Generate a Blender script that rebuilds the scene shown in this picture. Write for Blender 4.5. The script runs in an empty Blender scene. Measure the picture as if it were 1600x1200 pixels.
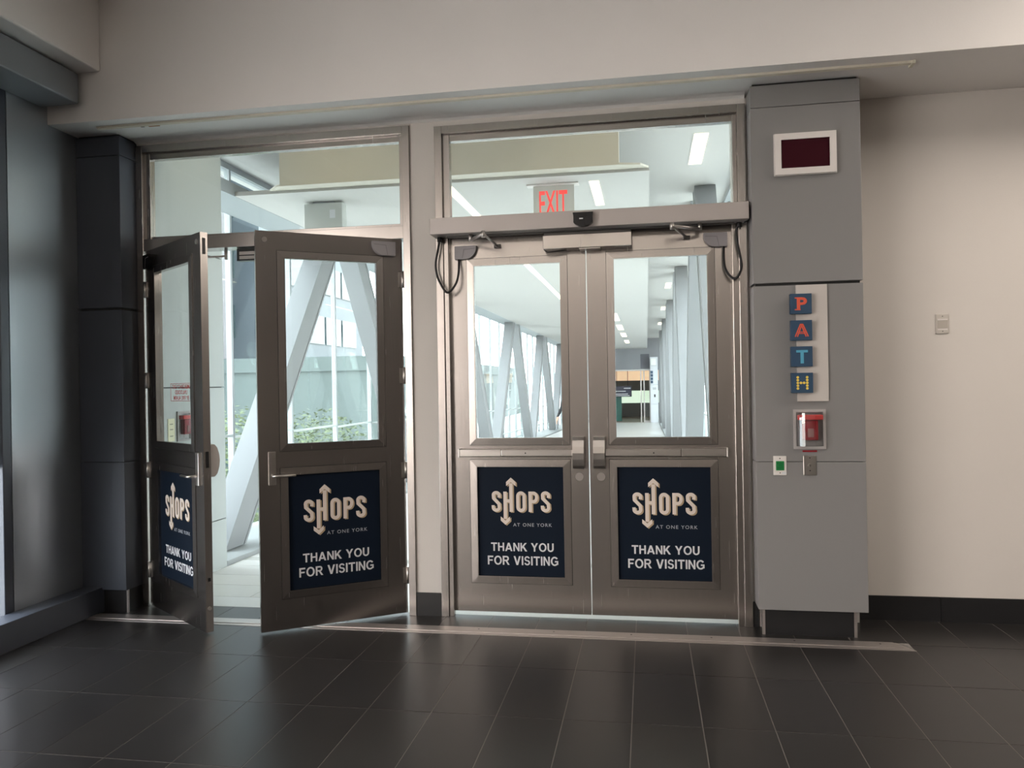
import bpy, bmesh, math, random
from mathutils import Matrix, Vector

random.seed(7)
scene = bpy.context.scene
COL = scene.collection

# ------------------------------------------------------------------ camera
cam_data = bpy.data.cameras.new('camera')
cam = bpy.data.objects.new('camera', cam_data)
COL.objects.link(cam)
F_PX = 1223.0949
cam_data.sensor_fit = 'HORIZONTAL'
cam_data.sensor_width = 36.0
cam_data.lens = F_PX / 1600.0 * 36.0
cam_data.clip_start = 0.05
cam_data.clip_end = 500
CR = Vector((0.985337735653322, 0.16975885371807115, -0.017072735044818457))
CU = Vector((0.01699217441945257, 0.0019274855775013803, 0.999853764711544))
CF = Vector((-0.1697669364336971, 0.9854837473970208, 0.000985347777184153))
CP = Vector((1.3367934, -4.9321923, 1.4975712))
m = Matrix.Identity(4)
for i in range(3):
    m[i][0] = CR[i]; m[i][1] = CU[i]; m[i][2] = -CF[i]; m[i][3] = CP[i]
cam.matrix_world = m
scene.camera = cam

# ------------------------------------------------------------------ world (bright hazy overcast)
world = bpy.data.worlds.new('overcast_sky')
scene.world = world
world.use_nodes = True
wn = world.node_tree.nodes; wl = world.node_tree.links
wn.clear()
wout = wn.new('ShaderNodeOutputWorld'); wbg = wn.new('ShaderNodeBackground')
wtc = wn.new('ShaderNodeTexCoord'); wsep = wn.new('ShaderNodeSeparateXYZ'); wramp = wn.new('ShaderNodeValToRGB')
wl.new(wtc.outputs['Generated'], wsep.inputs[0]); wl.new(wsep.outputs['Z'], wramp.inputs[0])
wramp.color_ramp.elements[0].position = 0.0; wramp.color_ramp.elements[0].color = (0.97, 0.98, 1.0, 1)
wramp.color_ramp.elements[1].position = 1.0; wramp.color_ramp.elements[1].color = (0.80, 0.89, 1.0, 1)
wl.new(wramp.outputs[0], wbg.inputs[0]); wl.new(wbg.outputs[0], wout.inputs[0])
SKY = 9.0
wbg.inputs[1].default_value = SKY

# ------------------------------------------------------------------ view
scene.view_settings.view_transform = 'Standard'
scene.view_settings.look = 'None'
scene.view_settings.gamma = 1.0
scene.view_settings.use_curve_mapping = False
scene.view_settings.exposure = 0.40
scene.cycles.transparent_max_bounces = 24
scene.cycles.max_bounces = 10
scene.cycles.diffuse_bounces = 5
scene.cycles.sample_clamp_indirect = 6.0
scene.cycles.caustics_reflective = False
scene.cycles.caustics_refractive = False

# ------------------------------------------------------------------ materials
MATS = {}
def mat(name, col, rough=0.5, metal=0.0, var=0.06, vscale=3.0, stretch=(1, 1, 1), bump=0.0, bscale=40.0, emit=None, estr=0.0, coat=0.0, rvar=0.0, spec=0.5, detail=5):
    if name in MATS: return MATS[name]
    mt = bpy.data.materials.new(name); mt.use_nodes = True
    nt = mt.node_tree; n = nt.nodes; l = nt.links
    b = n['Principled BSDF']
    tc = n.new('ShaderNodeTexCoord'); mp = n.new('ShaderNodeMapping')
    mp.inputs['Scale'].default_value = stretch
    l.new(tc.outputs['Object'], mp.inputs['Vector'])
    ns = n.new('ShaderNodeTexNoise'); ns.inputs['Scale'].default_value = vscale; ns.inputs['Detail'].default_value = detail
    l.new(mp.outputs[0], ns.inputs['Vector'])
    mx = n.new('ShaderNodeMix'); mx.data_type = 'RGBA'
    c = Vector(col)
    lo = c * (1 - var); hi = c * (1 + var)
    mx.inputs[6].default_value = (lo[0], lo[1], lo[2], 1); mx.inputs[7].default_value = (min(hi[0], 1), min(hi[1], 1), min(hi[2], 1), 1)
    l.new(ns.outputs['Fac'], mx.inputs[0]); l.new(mx.outputs[2], b.inputs['Base Color'])
    b.inputs['Roughness'].default_value = rough
    b.inputs['Metallic'].default_value = metal
    b.inputs['Specular IOR Level'].default_value = spec
    b.inputs['Coat Weight'].default_value = coat
    if rvar:
        mr = n.new('ShaderNodeMapRange'); mr.inputs[3].default_value = rough - rvar; mr.inputs[4].default_value = rough + rvar
        l.new(ns.outputs['Fac'], mr.inputs[0]); l.new(mr.outputs[0], b.inputs['Roughness'])
    if bump:
        n2 = n.new('ShaderNodeTexNoise'); n2.inputs['Scale'].default_value = bscale; n2.inputs['Detail'].default_value = 3
        l.new(mp.outputs[0], n2.inputs['Vector'])
        bp = n.new('ShaderNodeBump'); bp.inputs['Strength'].default_value = bump; bp.inputs['Distance'].default_value = 0.01
        l.new(n2.outputs['Fac'], bp.inputs['Height']); l.new(bp.outputs[0], b.inputs['Normal'])
    if emit:
        b.inputs['Emission Color'].default_value = (*emit, 1); b.inputs['Emission Strength'].default_value = estr
    MATS[name] = mt
    return mt

def glass(name, tint=(0.972, 0.978, 0.972), refl=0.06):
    if name in MATS: return MATS[name]
    mt = bpy.data.materials.new(name); mt.use_nodes = True
    nt = mt.node_tree; n = nt.nodes; l = nt.links; n.clear()
    out = n.new('ShaderNodeOutputMaterial'); tr = n.new('ShaderNodeBsdfTransparent'); gl = n.new('ShaderNodeBsdfGlossy')
    lw = n.new('ShaderNodeLayerWeight'); lw.inputs[0].default_value = 0.5
    pw = n.new('ShaderNodeMath'); pw.operation = 'POWER'; pw.inputs[1].default_value = 5.0
    fr = n.new('ShaderNodeMath'); fr.operation = 'MULTIPLY_ADD'; fr.inputs[1].default_value = 0.7; fr.inputs[2].default_value = refl * 0.5
    l.new(lw.outputs['Facing'], pw.inputs[0]); l.new(pw.outputs[0], fr.inputs[0])
    mx = n.new('ShaderNodeMixShader')
    tr.inputs[0].default_value = (*tint, 1); gl.inputs['Roughness'].default_value = 0.02; gl.inputs[0].default_value = (0.9, 0.95, 0.95, 1)
    l.new(fr.outputs[0], mx.inputs[0]); l.new(tr.outputs[0], mx.inputs[1]); l.new(gl.outputs[0], mx.inputs[2]); l.new(mx.outputs[0], out.inputs[0])
    MATS[name] = mt
    return mt

WALL = mat('warm_white_paint', (0.66, 0.62, 0.58), 0.7, var=0.02, bump=0.05, bscale=120)
SOFF = mat('soffit_paint', (0.84, 0.81, 0.785), 0.75, var=0.02, bump=0.05, bscale=120)
CREAM = mat('cream_trim_paint', (0.70, 0.65, 0.54), 0.6, var=0.05)
GREY = mat('grey_cladding_panel', (0.235, 0.228, 0.228), 0.42, var=0.04, vscale=1.5)
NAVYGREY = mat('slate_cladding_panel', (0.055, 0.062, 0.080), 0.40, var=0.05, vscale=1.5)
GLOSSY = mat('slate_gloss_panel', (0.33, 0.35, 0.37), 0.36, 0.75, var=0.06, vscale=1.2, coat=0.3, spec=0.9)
BLACKT = mat('black_base_tile', (0.012, 0.012, 0.013), 0.45, var=0.2, vscale=12)
TILE = mat('charcoal_floor_tile', (0.018, 0.0165, 0.016), 0.33, var=0.22, vscale=5, rvar=0.025)
GROUT = mat('grout', (0.24, 0.22, 0.205), 0.85, var=0.1, vscale=20)
STEEL = mat('brushed_stainless', (0.415, 0.385, 0.365), 0.26, 1.0, var=0.05, vscale=3.0, stretch=(40, 40, 1.2), rvar=0.03, detail=1.5)
STEELH = mat('polished_stainless', (0.56, 0.53, 0.50), 0.30, 1.0, var=0.06, vscale=4)
ALU = mat('satin_aluminium', (0.52, 0.48, 0.46), 0.42, 0.9, var=0.06, vscale=3)
OPBOX = mat('anodised_cover', (0.46, 0.42, 0.40), 0.45, 0.35, var=0.04)
GREYPL = mat('grey_plastic', (0.34, 0.32, 0.33), 0.5, var=0.03)
BLACK = mat('black_plastic', (0.010, 0.010, 0.011), 0.35, var=0.1)
BLACKG = mat('black_gloss', (0.006, 0.006, 0.008), 0.2, var=0.1, spec=0.25)
RUBBER = mat('black_rubber', (0.012, 0.011, 0.012), 0.6, var=0.1)
NAVY = mat('navy_sign_print', (0.006, 0.011, 0.021), 0.55, var=0.05, spec=0.1)
IVORY = mat('ivory_print', (0.72, 0.63, 0.56), 0.6, var=0.02)
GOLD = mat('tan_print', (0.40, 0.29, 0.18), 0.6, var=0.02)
WHITEP = mat('white_print', (0.66, 0.66, 0.68), 0.6, var=0.02)
GREYP = mat('pale_grey_print', (0.38, 0.40, 0.43), 0.6, var=0.02)
WPLAST = mat('white_plastic', (0.74, 0.70, 0.67), 0.4, var=0.02)
GREYBD = mat('pale_board', (0.55, 0.51, 0.48), 0.5, var=0.02)
MAROON = mat('dark_red_display', (0.035, 0.001, 0.006), 0.65, var=0.05, spec=0.15)
TBLUE = mat('navy_letter_tile', (0.022, 0.060, 0.115), 0.5, var=0.04)
RED = mat('red_paint', (0.62, 0.05, 0.05), 0.4, var=0.03)
DRED = mat('fire_alarm_red', (0.26, 0.008, 0.016), 0.35, var=0.05)
ORNG = mat('orange_red_print', (0.68, 0.10, 0.05), 0.5, var=0.03)
SKYB = mat('sky_blue_print', (0.09, 0.36, 0.52), 0.5, var=0.03)
YEL = mat('yellow_print', (0.80, 0.60, 0.10), 0.5, var=0.05)
GRN = mat('green_button', (0.01, 0.20, 0.05), 0.4, var=0.05)
GRNT = mat('dark_green_print', (0.0, 0.05, 0.015), 0.5)
YCARD = mat('pale_yellow_card', (0.66, 0.64, 0.45), 0.5, var=0.04)
CLAD = mat('pale_corridor_cladding', (0.42, 0.44, 0.43), 0.35, var=0.03, vscale=1.0)
CCEIL = mat('corridor_white_paint', (0.535, 0.52, 0.495), 0.7, var=0.02)
CTAN = mat('corridor_bulkhead_paint', (0.60, 0.56, 0.48), 0.7, var=0.03)
CFLOOR = mat('pale_stone_tile', (0.56, 0.54, 0.52), 0.30, var=0.05, vscale=4)
CGROUT = mat('stone_grout', (0.40, 0.39, 0.36), 0.8)
TRUSS = mat('grey_white_steel_paint', (0.235, 0.238, 0.245), 0.45, var=0.03, vscale=1.0)
TRUSSB = mat('mullion_grey', (0.34, 0.36, 0.37), 0.45, var=0.03)
CURB = mat('grey_curb', (0.30, 0.31, 0.31), 0.5, var=0.05)
GLASS = glass('clear_glass')
GLASSG = glass('green_tint_glass', (0.885, 0.93, 0.92))
WARMGL = glass('warm_fill_glass', (0.99, 0.935, 0.885))  # tint warms the daylight from the added window bays
GLASSC = glass('clear_cover_plastic', (0.90, 0.89, 0.89), 0.22)
LAMPW = mat('warm_lamp_diffuser', (0.9, 0.85, 0.7), 0.5, emit=(1.0, 0.86, 0.58), estr=2.2)
LAMPFILL = mat('fill_lamp_diffuser', (0.9, 0.9, 0.85), 0.5, emit=(1.0, 0.9, 0.78), estr=6.0)
EXITR = mat('exit_red_letters', (0.80, 0.05, 0.05), 0.4, emit=(1.0, 0.08, 0.06), estr=0.55)
EXITP = mat('exit_sign_panel', (0.70, 0.69, 0.64), 0.3, var=0.05)

# ------------------------------------------------------------------ mesh helpers
class MB:
    def __init__(self): self.v = []; self.f = []; self.sm = []
    def quad(self, pts, smooth=False):
        b = len(self.v); self.v += [tuple(p) for p in pts]; self.f.append(tuple(range(b, b + len(pts)))); self.sm.append(smooth); return self
    def box(self, x0, x1, y0, y1, z0, z1, c=0.0):
        if x0 > x1: x0, x1 = x1, x0
        if y0 > y1: y0, y1 = y1, y0
        if z0 > z1: z0, z1 = z1, z0
        bm = bmesh.new()
        bmesh.ops.create_cube(bm, size=1.0)
        for v in bm.verts:
            v.co = Vector(((x0 + x1) / 2 + v.co.x * (x1 - x0), (y0 + y1) / 2 + v.co.y * (y1 - y0), (z0 + z1) / 2 + v.co.z * (z1 - z0)))
        if c > 0:
            bmesh.ops.bevel(bm, geom=list(bm.edges), offset=c, segments=2, profile=0.5, affect='EDGES')
        self.addbm(bm); bm.free(); return self
    def addbm(self, bm, smooth=False):
        b = len(self.v); bm.verts.index_update()
        self.v += [tuple(v.co) for v in bm.verts]
        for f in bm.faces: self.f.append(tuple(b + v.index for v in f.verts)); self.sm.append(smooth)
    def prism(self, poly, axis, a0, a1):
        """poly: list of 2D points; axis 'x','y','z' extruded from a0 to a1"""
        def P(p, a):
            return {'x': (a, p[0], p[1]), 'y': (p[0], a, p[1]), 'z': (p[0], p[1], a)}[axis]
        n = len(poly); b = len(self.v)
        self.v += [P(p, a0) for p in poly] + [P(p, a1) for p in poly]
        self.f.append(tuple(range(b, b + n))); self.f.append(tuple(range(b + 2 * n - 1, b + n - 1, -1))); self.sm += [False, False]
        for i in range(n):
            j = (i + 1) % n; self.f.append((b + i, b + j, b + n + j, b + n + i)); self.sm.append(False)
        return self
    def tube(self, path, r, seg=10, caps=True):
        pts = [Vector(p) for p in path]; n = len(pts); b = len(self.v)
        up = Vector((0.123, 0.345, 0.93)).normalized()
        rr = r if isinstance(r, (list, tuple)) else [r] * n
        for i, p in enumerate(pts):
            t = (pts[min(i + 1, n - 1)] - pts[max(i - 1, 0)]).normalized()
            s = t.cross(up)
            if s.length < 1e-3: s = t.cross(Vector((1, 0, 0)))
            s.normalize(); q = s.cross(t)
            for k in range(seg):
                a = 2 * math.pi * k / seg
                self.v.append(tuple(p + (s * math.cos(a) + q * math.sin(a)) * rr[i]))
        for i in range(n - 1):
            for k in range(seg):
                k2 = (k + 1) % seg
                self.f.append((b + i * seg + k, b + i * seg + k2, b + (i + 1) * seg + k2, b + (i + 1) * seg + k)); self.sm.append(True)
        if caps:
            self.f.append(tuple(b + k for k in range(seg))[::-1]); self.f.append(tuple(b + (n - 1) * seg + k for k in range(seg))); self.sm += [False, False]
        return self
    def cyl(self, p0, p1, r, seg=16): return self.tube([p0, p1], r, seg)
    def mesh(self, name, material):
        me = bpy.data.meshes.new(name)
        me.from_pydata(self.v, [], self.f)
        me.polygons.foreach_set('use_smooth', self.sm)
        bm = bmesh.new(); bm.from_mesh(me); bmesh.ops.recalc_face_normals(bm, faces=bm.faces); bm.to_mesh(me); bm.free()
        if material: me.materials.append(material)
        me.update(); return me
    def build(self, name, material, parent=None):
        return link(name, self.mesh(name, material), parent)

def link(name, me, parent=None):
    o = bpy.data.objects.new(name, me); COL.objects.link(o)
    if parent: o.parent = parent
    return o
def empty(name, loc=(0, 0, 0), rz=0.0, parent=None):
    o = bpy.data.objects.new(name, None); COL.objects.link(o); o.location = loc; o.rotation_euler = (0, 0, rz); o.empty_display_size = 0.1
    if parent: o.parent = parent
    return o
def tag(o, label, cat=None, group=None, kind=None):
    o['label'] = label
    if cat: o['category'] = cat
    if group: o['group'] = group
    if kind: o['kind'] = kind
    return o
def struct(o, label=None):
    o['kind'] = 'structure'
    if label: o['label'] = label
    return o
def one(name, material, fn, parent=None):
    b = MB(); fn(b); return b.build(name, material, parent)
def bx(name, material, x0, x1, y0, y1, z0, z1, parent=None, c=0.0):
    return MB().box(x0, x1, y0, y1, z0, z1, c).build(name, material, parent)

def text_mesh(s, w, h, material, offset=0.0, spacing=1.0, depth=0.0006, line=None, align='CENTER'):
    """flat lettering fitted into a w x h box centred on the origin in the local XZ plane, front towards -Y"""
    cu = bpy.data.curves.new('lettering', 'FONT'); cu.body = s; cu.size = 1.0; cu.offset = offset; cu.space_character = spacing
    cu.align_x = align; cu.resolution_u = 3
    if line: cu.space_line = line
    o = bpy.data.objects.new('lettering_source', cu); COL.objects.link(o)
    dg = bpy.context.evaluated_depsgraph_get()
    me = bpy.data.meshes.new_from_object(o.evaluated_get(dg))
    bpy.data.objects.remove(o); bpy.data.curves.remove(cu)
    xs = [v.co.x for v in me.vertices]; ys = [v.co.y for v in me.vertices]
    x0, x1, y0, y1 = min(xs), max(xs), min(ys), max(ys)
    bm = bmesh.new(); bm.from_mesh(me)
    for v in bm.verts:
        X = ((v.co.x - x0) / (x1 - x0) - 0.5) * w; Z = ((v.co.y - y0) / (y1 - y0) - 0.5) * h
        v.co = Vector((X, 0, Z))
    bmesh.ops.recalc_face_normals(bm, faces=bm.faces)
    ex = bmesh.ops.extrude_face_region(bm, geom=list(bm.faces))
    for g in ex['geom']:
        if isinstance(g, bmesh.types.BMVert): g.co.y -= depth
    bmesh.ops.recalc_face_normals(bm, faces=bm.faces)
    bm.to_mesh(me); bm.free(); me.materials.clear(); me.materials.append(material)
    me.polygons.foreach_set('use_smooth', [False] * len(me.polygons))
    return me
def text(name, s, w, h, material, loc, parent=None, **k):
    o = link(name, text_mesh(s, w, h, material, **k), parent); o.location = loc; return o

# bold grotesque capitals drawn as polygons: x in cap heights, y 0..1
def _ring(cx, cy, ro, ri, a0, a1, n):
    q = []
    for i in range(n):
        A, B = math.radians(a0 + (a1 - a0) * i / n), math.radians(a0 + (a1 - a0) * (i + 1) / n)
        q.append([(cx + ro[0] * math.cos(A), cy + ro[1] * math.sin(A)), (cx + ro[0] * math.cos(B), cy + ro[1] * math.sin(B)), (cx + ri[0] * math.cos(B), cy + ri[1] * math.sin(B)), (cx + ri[0] * math.cos(A), cy + ri[1] * math.sin(A))])
    return q
def _rect(x0, y0, x1, y1): return [[(x0, y0), (x1, y0), (x1, y1), (x0, y1)]]
def _diag(xa, xb, hw): return [[(xa - hw / 2, 0), (xa + hw / 2, 0), (xb + hw / 2, 1), (xb - hw / 2, 1)]]
_S = _ring(0.375, 0.725, (0.345, 0.29), (0.165, 0.135), 12, 262, 16) + _ring(0.375, 0.285, (0.365, 0.30), (0.175, 0.14), 78, -172, 16) + [[(0.30, 0.585), (0.36, 0.44), (0.44, 0.425), (0.41, 0.585)]]
GLYPH = {'T': (0.80, _rect(0, 0.83, 0.80, 1) + _rect(0.30, 0, 0.50, 0.83)), 'H': (0.80, _rect(0, 0, 0.20, 1) + _rect(0.60, 0, 0.80, 1) + _rect(0.20, 0.43, 0.60, 0.60)),
         'A': (0.96, _diag(0.11, 0.48, 0.22) + _diag(0.85, 0.48, 0.22) + _rect(0.30, 0.20, 0.66, 0.36)), 'N': (0.80, _rect(0, 0, 0.19, 1) + _rect(0.61, 0, 0.80, 1) + [[(0.19, 1), (0.19, 0.68), (0.61, 0), (0.61, 0.32)]]),
         'K': (0.86, _rect(0, 0, 0.20, 1) + [[(0.20, 0.31), (0.20, 0.57), (0.56, 1), (0.82, 1)]] + [[(0.315, 0.44), (0.45, 0.60), (0.88, 0), (0.63, 0)]]),
         'Y': (0.90, _rect(0.35, 0, 0.55, 0.42) + [[(0, 1), (0.23, 1), (0.49, 0.55), (0.35, 0.42)], [(0.67, 1), (0.90, 1), (0.55, 0.42), (0.41, 0.55)], [(0.35, 0.42), (0.55, 0.42), (0.45, 0.60)]]),
         'O': (0.98, _ring(0.49, 0.5, (0.49, 0.515), (0.285, 0.35), 0, 360, 28)), 'U': (0.80, _rect(0, 0.36, 0.20, 1) + _rect(0.60, 0.36, 0.80, 1) + _ring(0.40, 0.36, (0.40, 0.375), (0.20, 0.205), 180, 360, 14)),
         'F': (0.70, _rect(0, 0, 0.20, 1) + _rect(0.20, 0.83, 0.70, 1) + _rect(0.20, 0.42, 0.62, 0.58)),
         'R': (0.88, _rect(0, 0, 0.20, 1) + _rect(0.20, 0.84, 0.50, 1) + _rect(0.20, 0.42, 0.50, 0.57) + _ring(0.50, 0.71, (0.29, 0.29), (0.10, 0.135), -90, 90, 10) + [[(0.36, 0.42), (0.58, 0.42), (0.88, 0), (0.64, 0)]]),
         'V': (0.90, [[(0, 1), (0.22, 1), (0.56, 0), (0.34, 0)], [(0.68, 1), (0.90, 1), (0.56, 0), (0.34, 0)]]), 'I': (0.20, _rect(0, 0, 0.20, 1)), 'S': (0.75, _S),
         'G': (0.96, _ring(0.49, 0.5, (0.49, 0.515), (0.285, 0.35), 38, 318, 24) + _rect(0.52, 0.38, 0.94, 0.54) + _rect(0.75, 0.12, 0.94, 0.38)), ' ': (0.28, [])}
def bold_caps(name, st, w, h, material, loc, parent):
    adv = 0.12; total = sum(GLYPH[c][0] for c in st) + adv * (len(st) - 1)
    sx = w / total; b = MB(); x = 0.0; d = 0.0006
    for c in st:
        for k, poly in enumerate(GLYPH[c][1]):
            b.prism([((x + p[0]) * sx - w / 2, p[1] * h - h / 2) for p in poly], 'y', 0.0, -d - 0.00002 * (k % 3))
        x += GLYPH[c][0] + adv
    o = b.build(name, material, parent); o.location = loc; return o

def ribbon(b, pts, w, y, d, closed=False):
    """flat stroke of width w along 2D pts (x,z), as thin slab from y to y-d"""
    P = [Vector((p[0], p[1])) for p in pts]; n = len(P); L = []; R = []
    for i in range(n):
        if closed: a, c = P[i - 1], P[(i + 1) % n]
        else: a, c = P[max(i - 1, 0)], P[min(i + 1, n - 1)]
        t1 = (P[i] - a); t2 = (c - P[i])
        t1 = t1.normalized() if t1.length > 1e-9 else t2.normalized(); t2 = t2.normalized() if t2.length > 1e-9 else t1
        t = (t1 + t2).normalized(); nn = Vector((-t.y, t.x)); k = 1 / max(0.5, nn.dot(Vector((-t1.y, t1.x))))
        L.append(P[i] + nn * w / 2 * k); R.append(P[i] - nn * w / 2 * k)
    for i in range(n if closed else n - 1):
        j = (i + 1) % n
        b.prism([tuple(L[i]), tuple(L[j]), tuple(R[j]), tuple(R[i])], 'y', y, y - d)
def arc(cx, cy, rx, ry, a0, a1, n=10):
    return [(cx + rx * math.cos(math.radians(a0 + (a1 - a0) * i / n)), cy + ry * math.sin(math.radians(a0 + (a1 - a0) * i / n))) for i in range(n + 1)]

# ================================================================== ROOM STRUCTURE
# floor: grout bed with individual tiles
TX0, TW, TL = -1.1828, 0.3037, 0.6100
TY0 = -0.8435
ROOM_Y0, ROOM_X1 = -9.0, 7.5
floor = bx('floor', GROUT, -2.60, ROOM_X1, ROOM_Y0, 0.30, -0.10, -0.0105)
bx('grout_bed', GROUT, -2.60, ROOM_X1, ROOM_Y0, 0.060, -0.0104, -0.0015, floor); bx('grout_bed', GROUT, 2.0, ROOM_X1, 0.0605, 0.30, -0.0104, -0.0015, floor)
struct(floor, 'dark charcoal rectangular tile floor of the lobby')
tile_me = MB().box(-TW / 2 + 0.0022, TW / 2 - 0.0022, -TL / 2 + 0.0022, TL / 2 - 0.0022, -0.006, 0.0).mesh('tile', TILE)
tile_mats = [TILE]
for k in range(3):
    tile_mats.append(mat('charcoal_floor_tile_%d' % k, [(0.018, 0.0165, 0.0165), (0.022, 0.020, 0.019), (0.019, 0.0175, 0.0175)][k], 0.33, var=0.22, vscale=5, rvar=0.025))
tile_mes = []
for mt in tile_mats:
    me = tile_me.copy(); me.materials.clear(); me.materials.append(mt); me.name = 'tile'; tile_mes.append(me)
for r in range(0, 6):
    for k in range(-4, 18):
        xc = TX0 + (k + 0.5) * TW; yc = TY0 - (r + 0.5) * TL
        if k == -4:
            bx('tile', tile_mats[random.randrange(4)], -2.329, TX0 - 3 * TW - 0.0022, yc - TL / 2 + 0.0022, yc + TL / 2 - 0.0022, -0.006, 0, floor); continue
        o = link('tile', tile_mes[random.randrange(4)], floor); o.location = (xc, yc, 0)
# tiles cut along the metal strip, one row in front and one row behind
def cut_tiles(y0, y1, kx):
    for k in kx:
        x0 = max(TX0 + k * TW + 0.0022, -2.33); x1 = TX0 + (k + 1) * TW - 0.0022
        o = bx('tile', tile_mats[random.randrange(4)], x0, x1, y0, y1, -0.006, 0.0, floor)
cut_tiles(TY0 + 0.0022, -0.338, range(-4, 13))
cut_tiles(TY0 + 0.0022, TY0 + TL - 0.0022, range(13, 18))
cut_tiles(TY0 + TL + 0.0022, 0.30, range(13, 18))
cut_tiles(-0.200, 0.058, range(-4, 13))
bx('tile', TILE, 2.0, TX0 + 13 * TW - 0.0022, 0.059, 0.30, -0.006, 0.0, floor)
one('tile_field', TILE, lambda b: (b.box(-2.6, ROOM_X1, ROOM_Y0, TY0 - 6 * TL - 0.002, -0.006, 0), b.box(TX0 + 18 * TW, ROOM_X1, TY0 - 6 * TL, 0.3, -0.006, 0)), floor)

# front wall round the two door openings
LX0, LX1, RX0, RX1 = -2.146, -0.170, 0.0, 1.950
def wf(b):
    b.box(-2.60, LX0, 0.02, 0.16, 0, 3.30); b.box(LX1, RX0, 0.012, 0.16, 0, 3.30); b.box(RX1, 2.49, 0.02, 0.16, 0, 3.30)
    b.box(LX0, LX1, 0.012, 0.16, 3.204, 3.30); b.box(RX0, RX1, 0.012, 0.16, 3.183, 3.30)
struct(one('wall_front', WALL, wf), 'white painted wall around and between the two door frames')
struct(bx('wall_front_recess', WALL, 2.45, ROOM_X1, 0.25, 0.40, 0, 3.30), 'blank warm white wall beside the grey column')
struct(bx('wall_right', mat('dark_far_wall', (0.12, 0.11, 0.10), 0.7), ROOM_X1, ROOM_X1 + 0.15, ROOM_Y0, 0.4, 0, 4.2))
struct(bx('wall_back', mat('back_wall_paint', (0.40, 0.38, 0.36), 0.7), -2.6, ROOM_X1 + 0.15, ROOM_Y0 - 0.15, ROOM_Y0, 0, 4.2))
# soffit above the doors and the room ceiling
soff = one('ceiling_soffit', SOFF, lambda b: (b.box(-2.60, ROOM_X1, -0.42, 0.40, 3.24, 4.2), b.prism([(0.02, 3.24), (0.02, 3.215), (-0.01, 3.232), (-0.05, 3.24)], 'x', -2.15, 1.95)))
struct(soff, 'deep warm white soffit running above the doors')
struct(bx('ceiling', SOFF, -2.65, ROOM_X1 + 0.15, ROOM_Y0, -0.42, 4.02, 4.2))
rw = one('trim_1', CREAM, lambda b: (b.prism([(-0.325, 3.24), (-0.322, 3.228), (-0.300, 3.224), (-0.285, 3.230), (-0.262, 3.240)], 'x', -2.2, 2.80), b.box(2.80, 2.818, -0.330, -0.262, 3.222, 3.240)))
struct(rw, 'cream cable moulding along the underside of the soffit')
bx('chipped_patch', mat('rusty_chip', (0.36, 0.16, 0.06), 0.9), -1.845, -1.768, -0.290, -0.280, 3.2265, 3.232, rw)
bx('chipped_patch', mat('dark_chip', (0.06, 0.045, 0.04), 0.9), -1.895, -1.872, -0.300, -0.290, 3.224, 3.231, rw)
# baseboards
struct(bx('baseboard_front', BLACKT, LX1 + 0.001, RX0 - 0.001, 0.0, 0.012, 0, 0.150), 'black tile baseboard between the door frames')
struct(bx('baseboard_jamb', BLACKT, RX1 + 0.001, 1.984, 0.006, 0.0199, 0, 0.152), 'short black baseboard beside the closed door frame')
bbr = empty('baseboard_right'); struct(bbr, 'black tile baseboard below the white wall')
for x0, x1 in ((2.45, 3.088), (3.091, 3.70), (3.703, 4.31), (4.313, 4.92), (4.923, 5.53), (5.533, 7.49)):
    bx('base_tile', BLACKT, x0, x1, 0.238, 0.25, 0, 0.150, bbr)

# left wall: slate panel, window with blind further back, low ledge, stepped header
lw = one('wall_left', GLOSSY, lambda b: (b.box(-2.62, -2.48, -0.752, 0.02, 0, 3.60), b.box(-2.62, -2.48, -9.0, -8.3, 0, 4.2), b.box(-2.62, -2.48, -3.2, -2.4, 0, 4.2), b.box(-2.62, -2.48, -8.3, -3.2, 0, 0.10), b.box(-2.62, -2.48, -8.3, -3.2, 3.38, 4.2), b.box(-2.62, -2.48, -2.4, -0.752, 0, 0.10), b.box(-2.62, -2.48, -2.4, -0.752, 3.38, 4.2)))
struct(lw, 'dark glossy slate wall panel beside the ledge')
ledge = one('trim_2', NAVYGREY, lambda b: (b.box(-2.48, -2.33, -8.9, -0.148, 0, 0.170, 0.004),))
struct(ledge, 'low slate ledge along the dark wall')
hd = empty('trim_3'); struct(hd, 'stepped header above the dark wall')
bx('beam', mat('header_grey_paint', (0.20, 0.215, 0.235), 0.45), -2.48, -2.205, -8.9, -0.47, 3.335, 3.53, hd, 0.01)
bx('bulkhead', SOFF, -2.48, -2.085, -8.9, -0.424, 3.55, 4.02, hd, 0.012)
w1 = empty('window_1'); struct(w1, 'window in the dark wall at the picture edge, with added bays out of view')
for yy in (-0.775, -2.377, -3.222, -4.94, -6.66, -8.255):
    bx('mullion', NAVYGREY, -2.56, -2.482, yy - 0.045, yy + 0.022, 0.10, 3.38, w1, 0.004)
for a, c, gm in ((-2.355, -0.82, GLASS), (-4.918, -3.267, WARMGL), (-6.638, -4.985, WARMGL), (-8.233, -6.705, WARMGL)):  # bays past the blind are unseen, added to light the room from the left
    bx('pane', gm, -2.535, -2.525, a, c, 0.10, 3.38, w1)
bl = bx('roller_blind', mat('grey_blind_fabric', (0.36, 0.35, 0.33), 0.9, var=0.04, vscale=60), -2.516, -2.510, -2.35, -0.825, 1.05, 3.36)
tag(bl, 'grey roller blind half drawn at the edge of the dark panel', 'blind')

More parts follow.
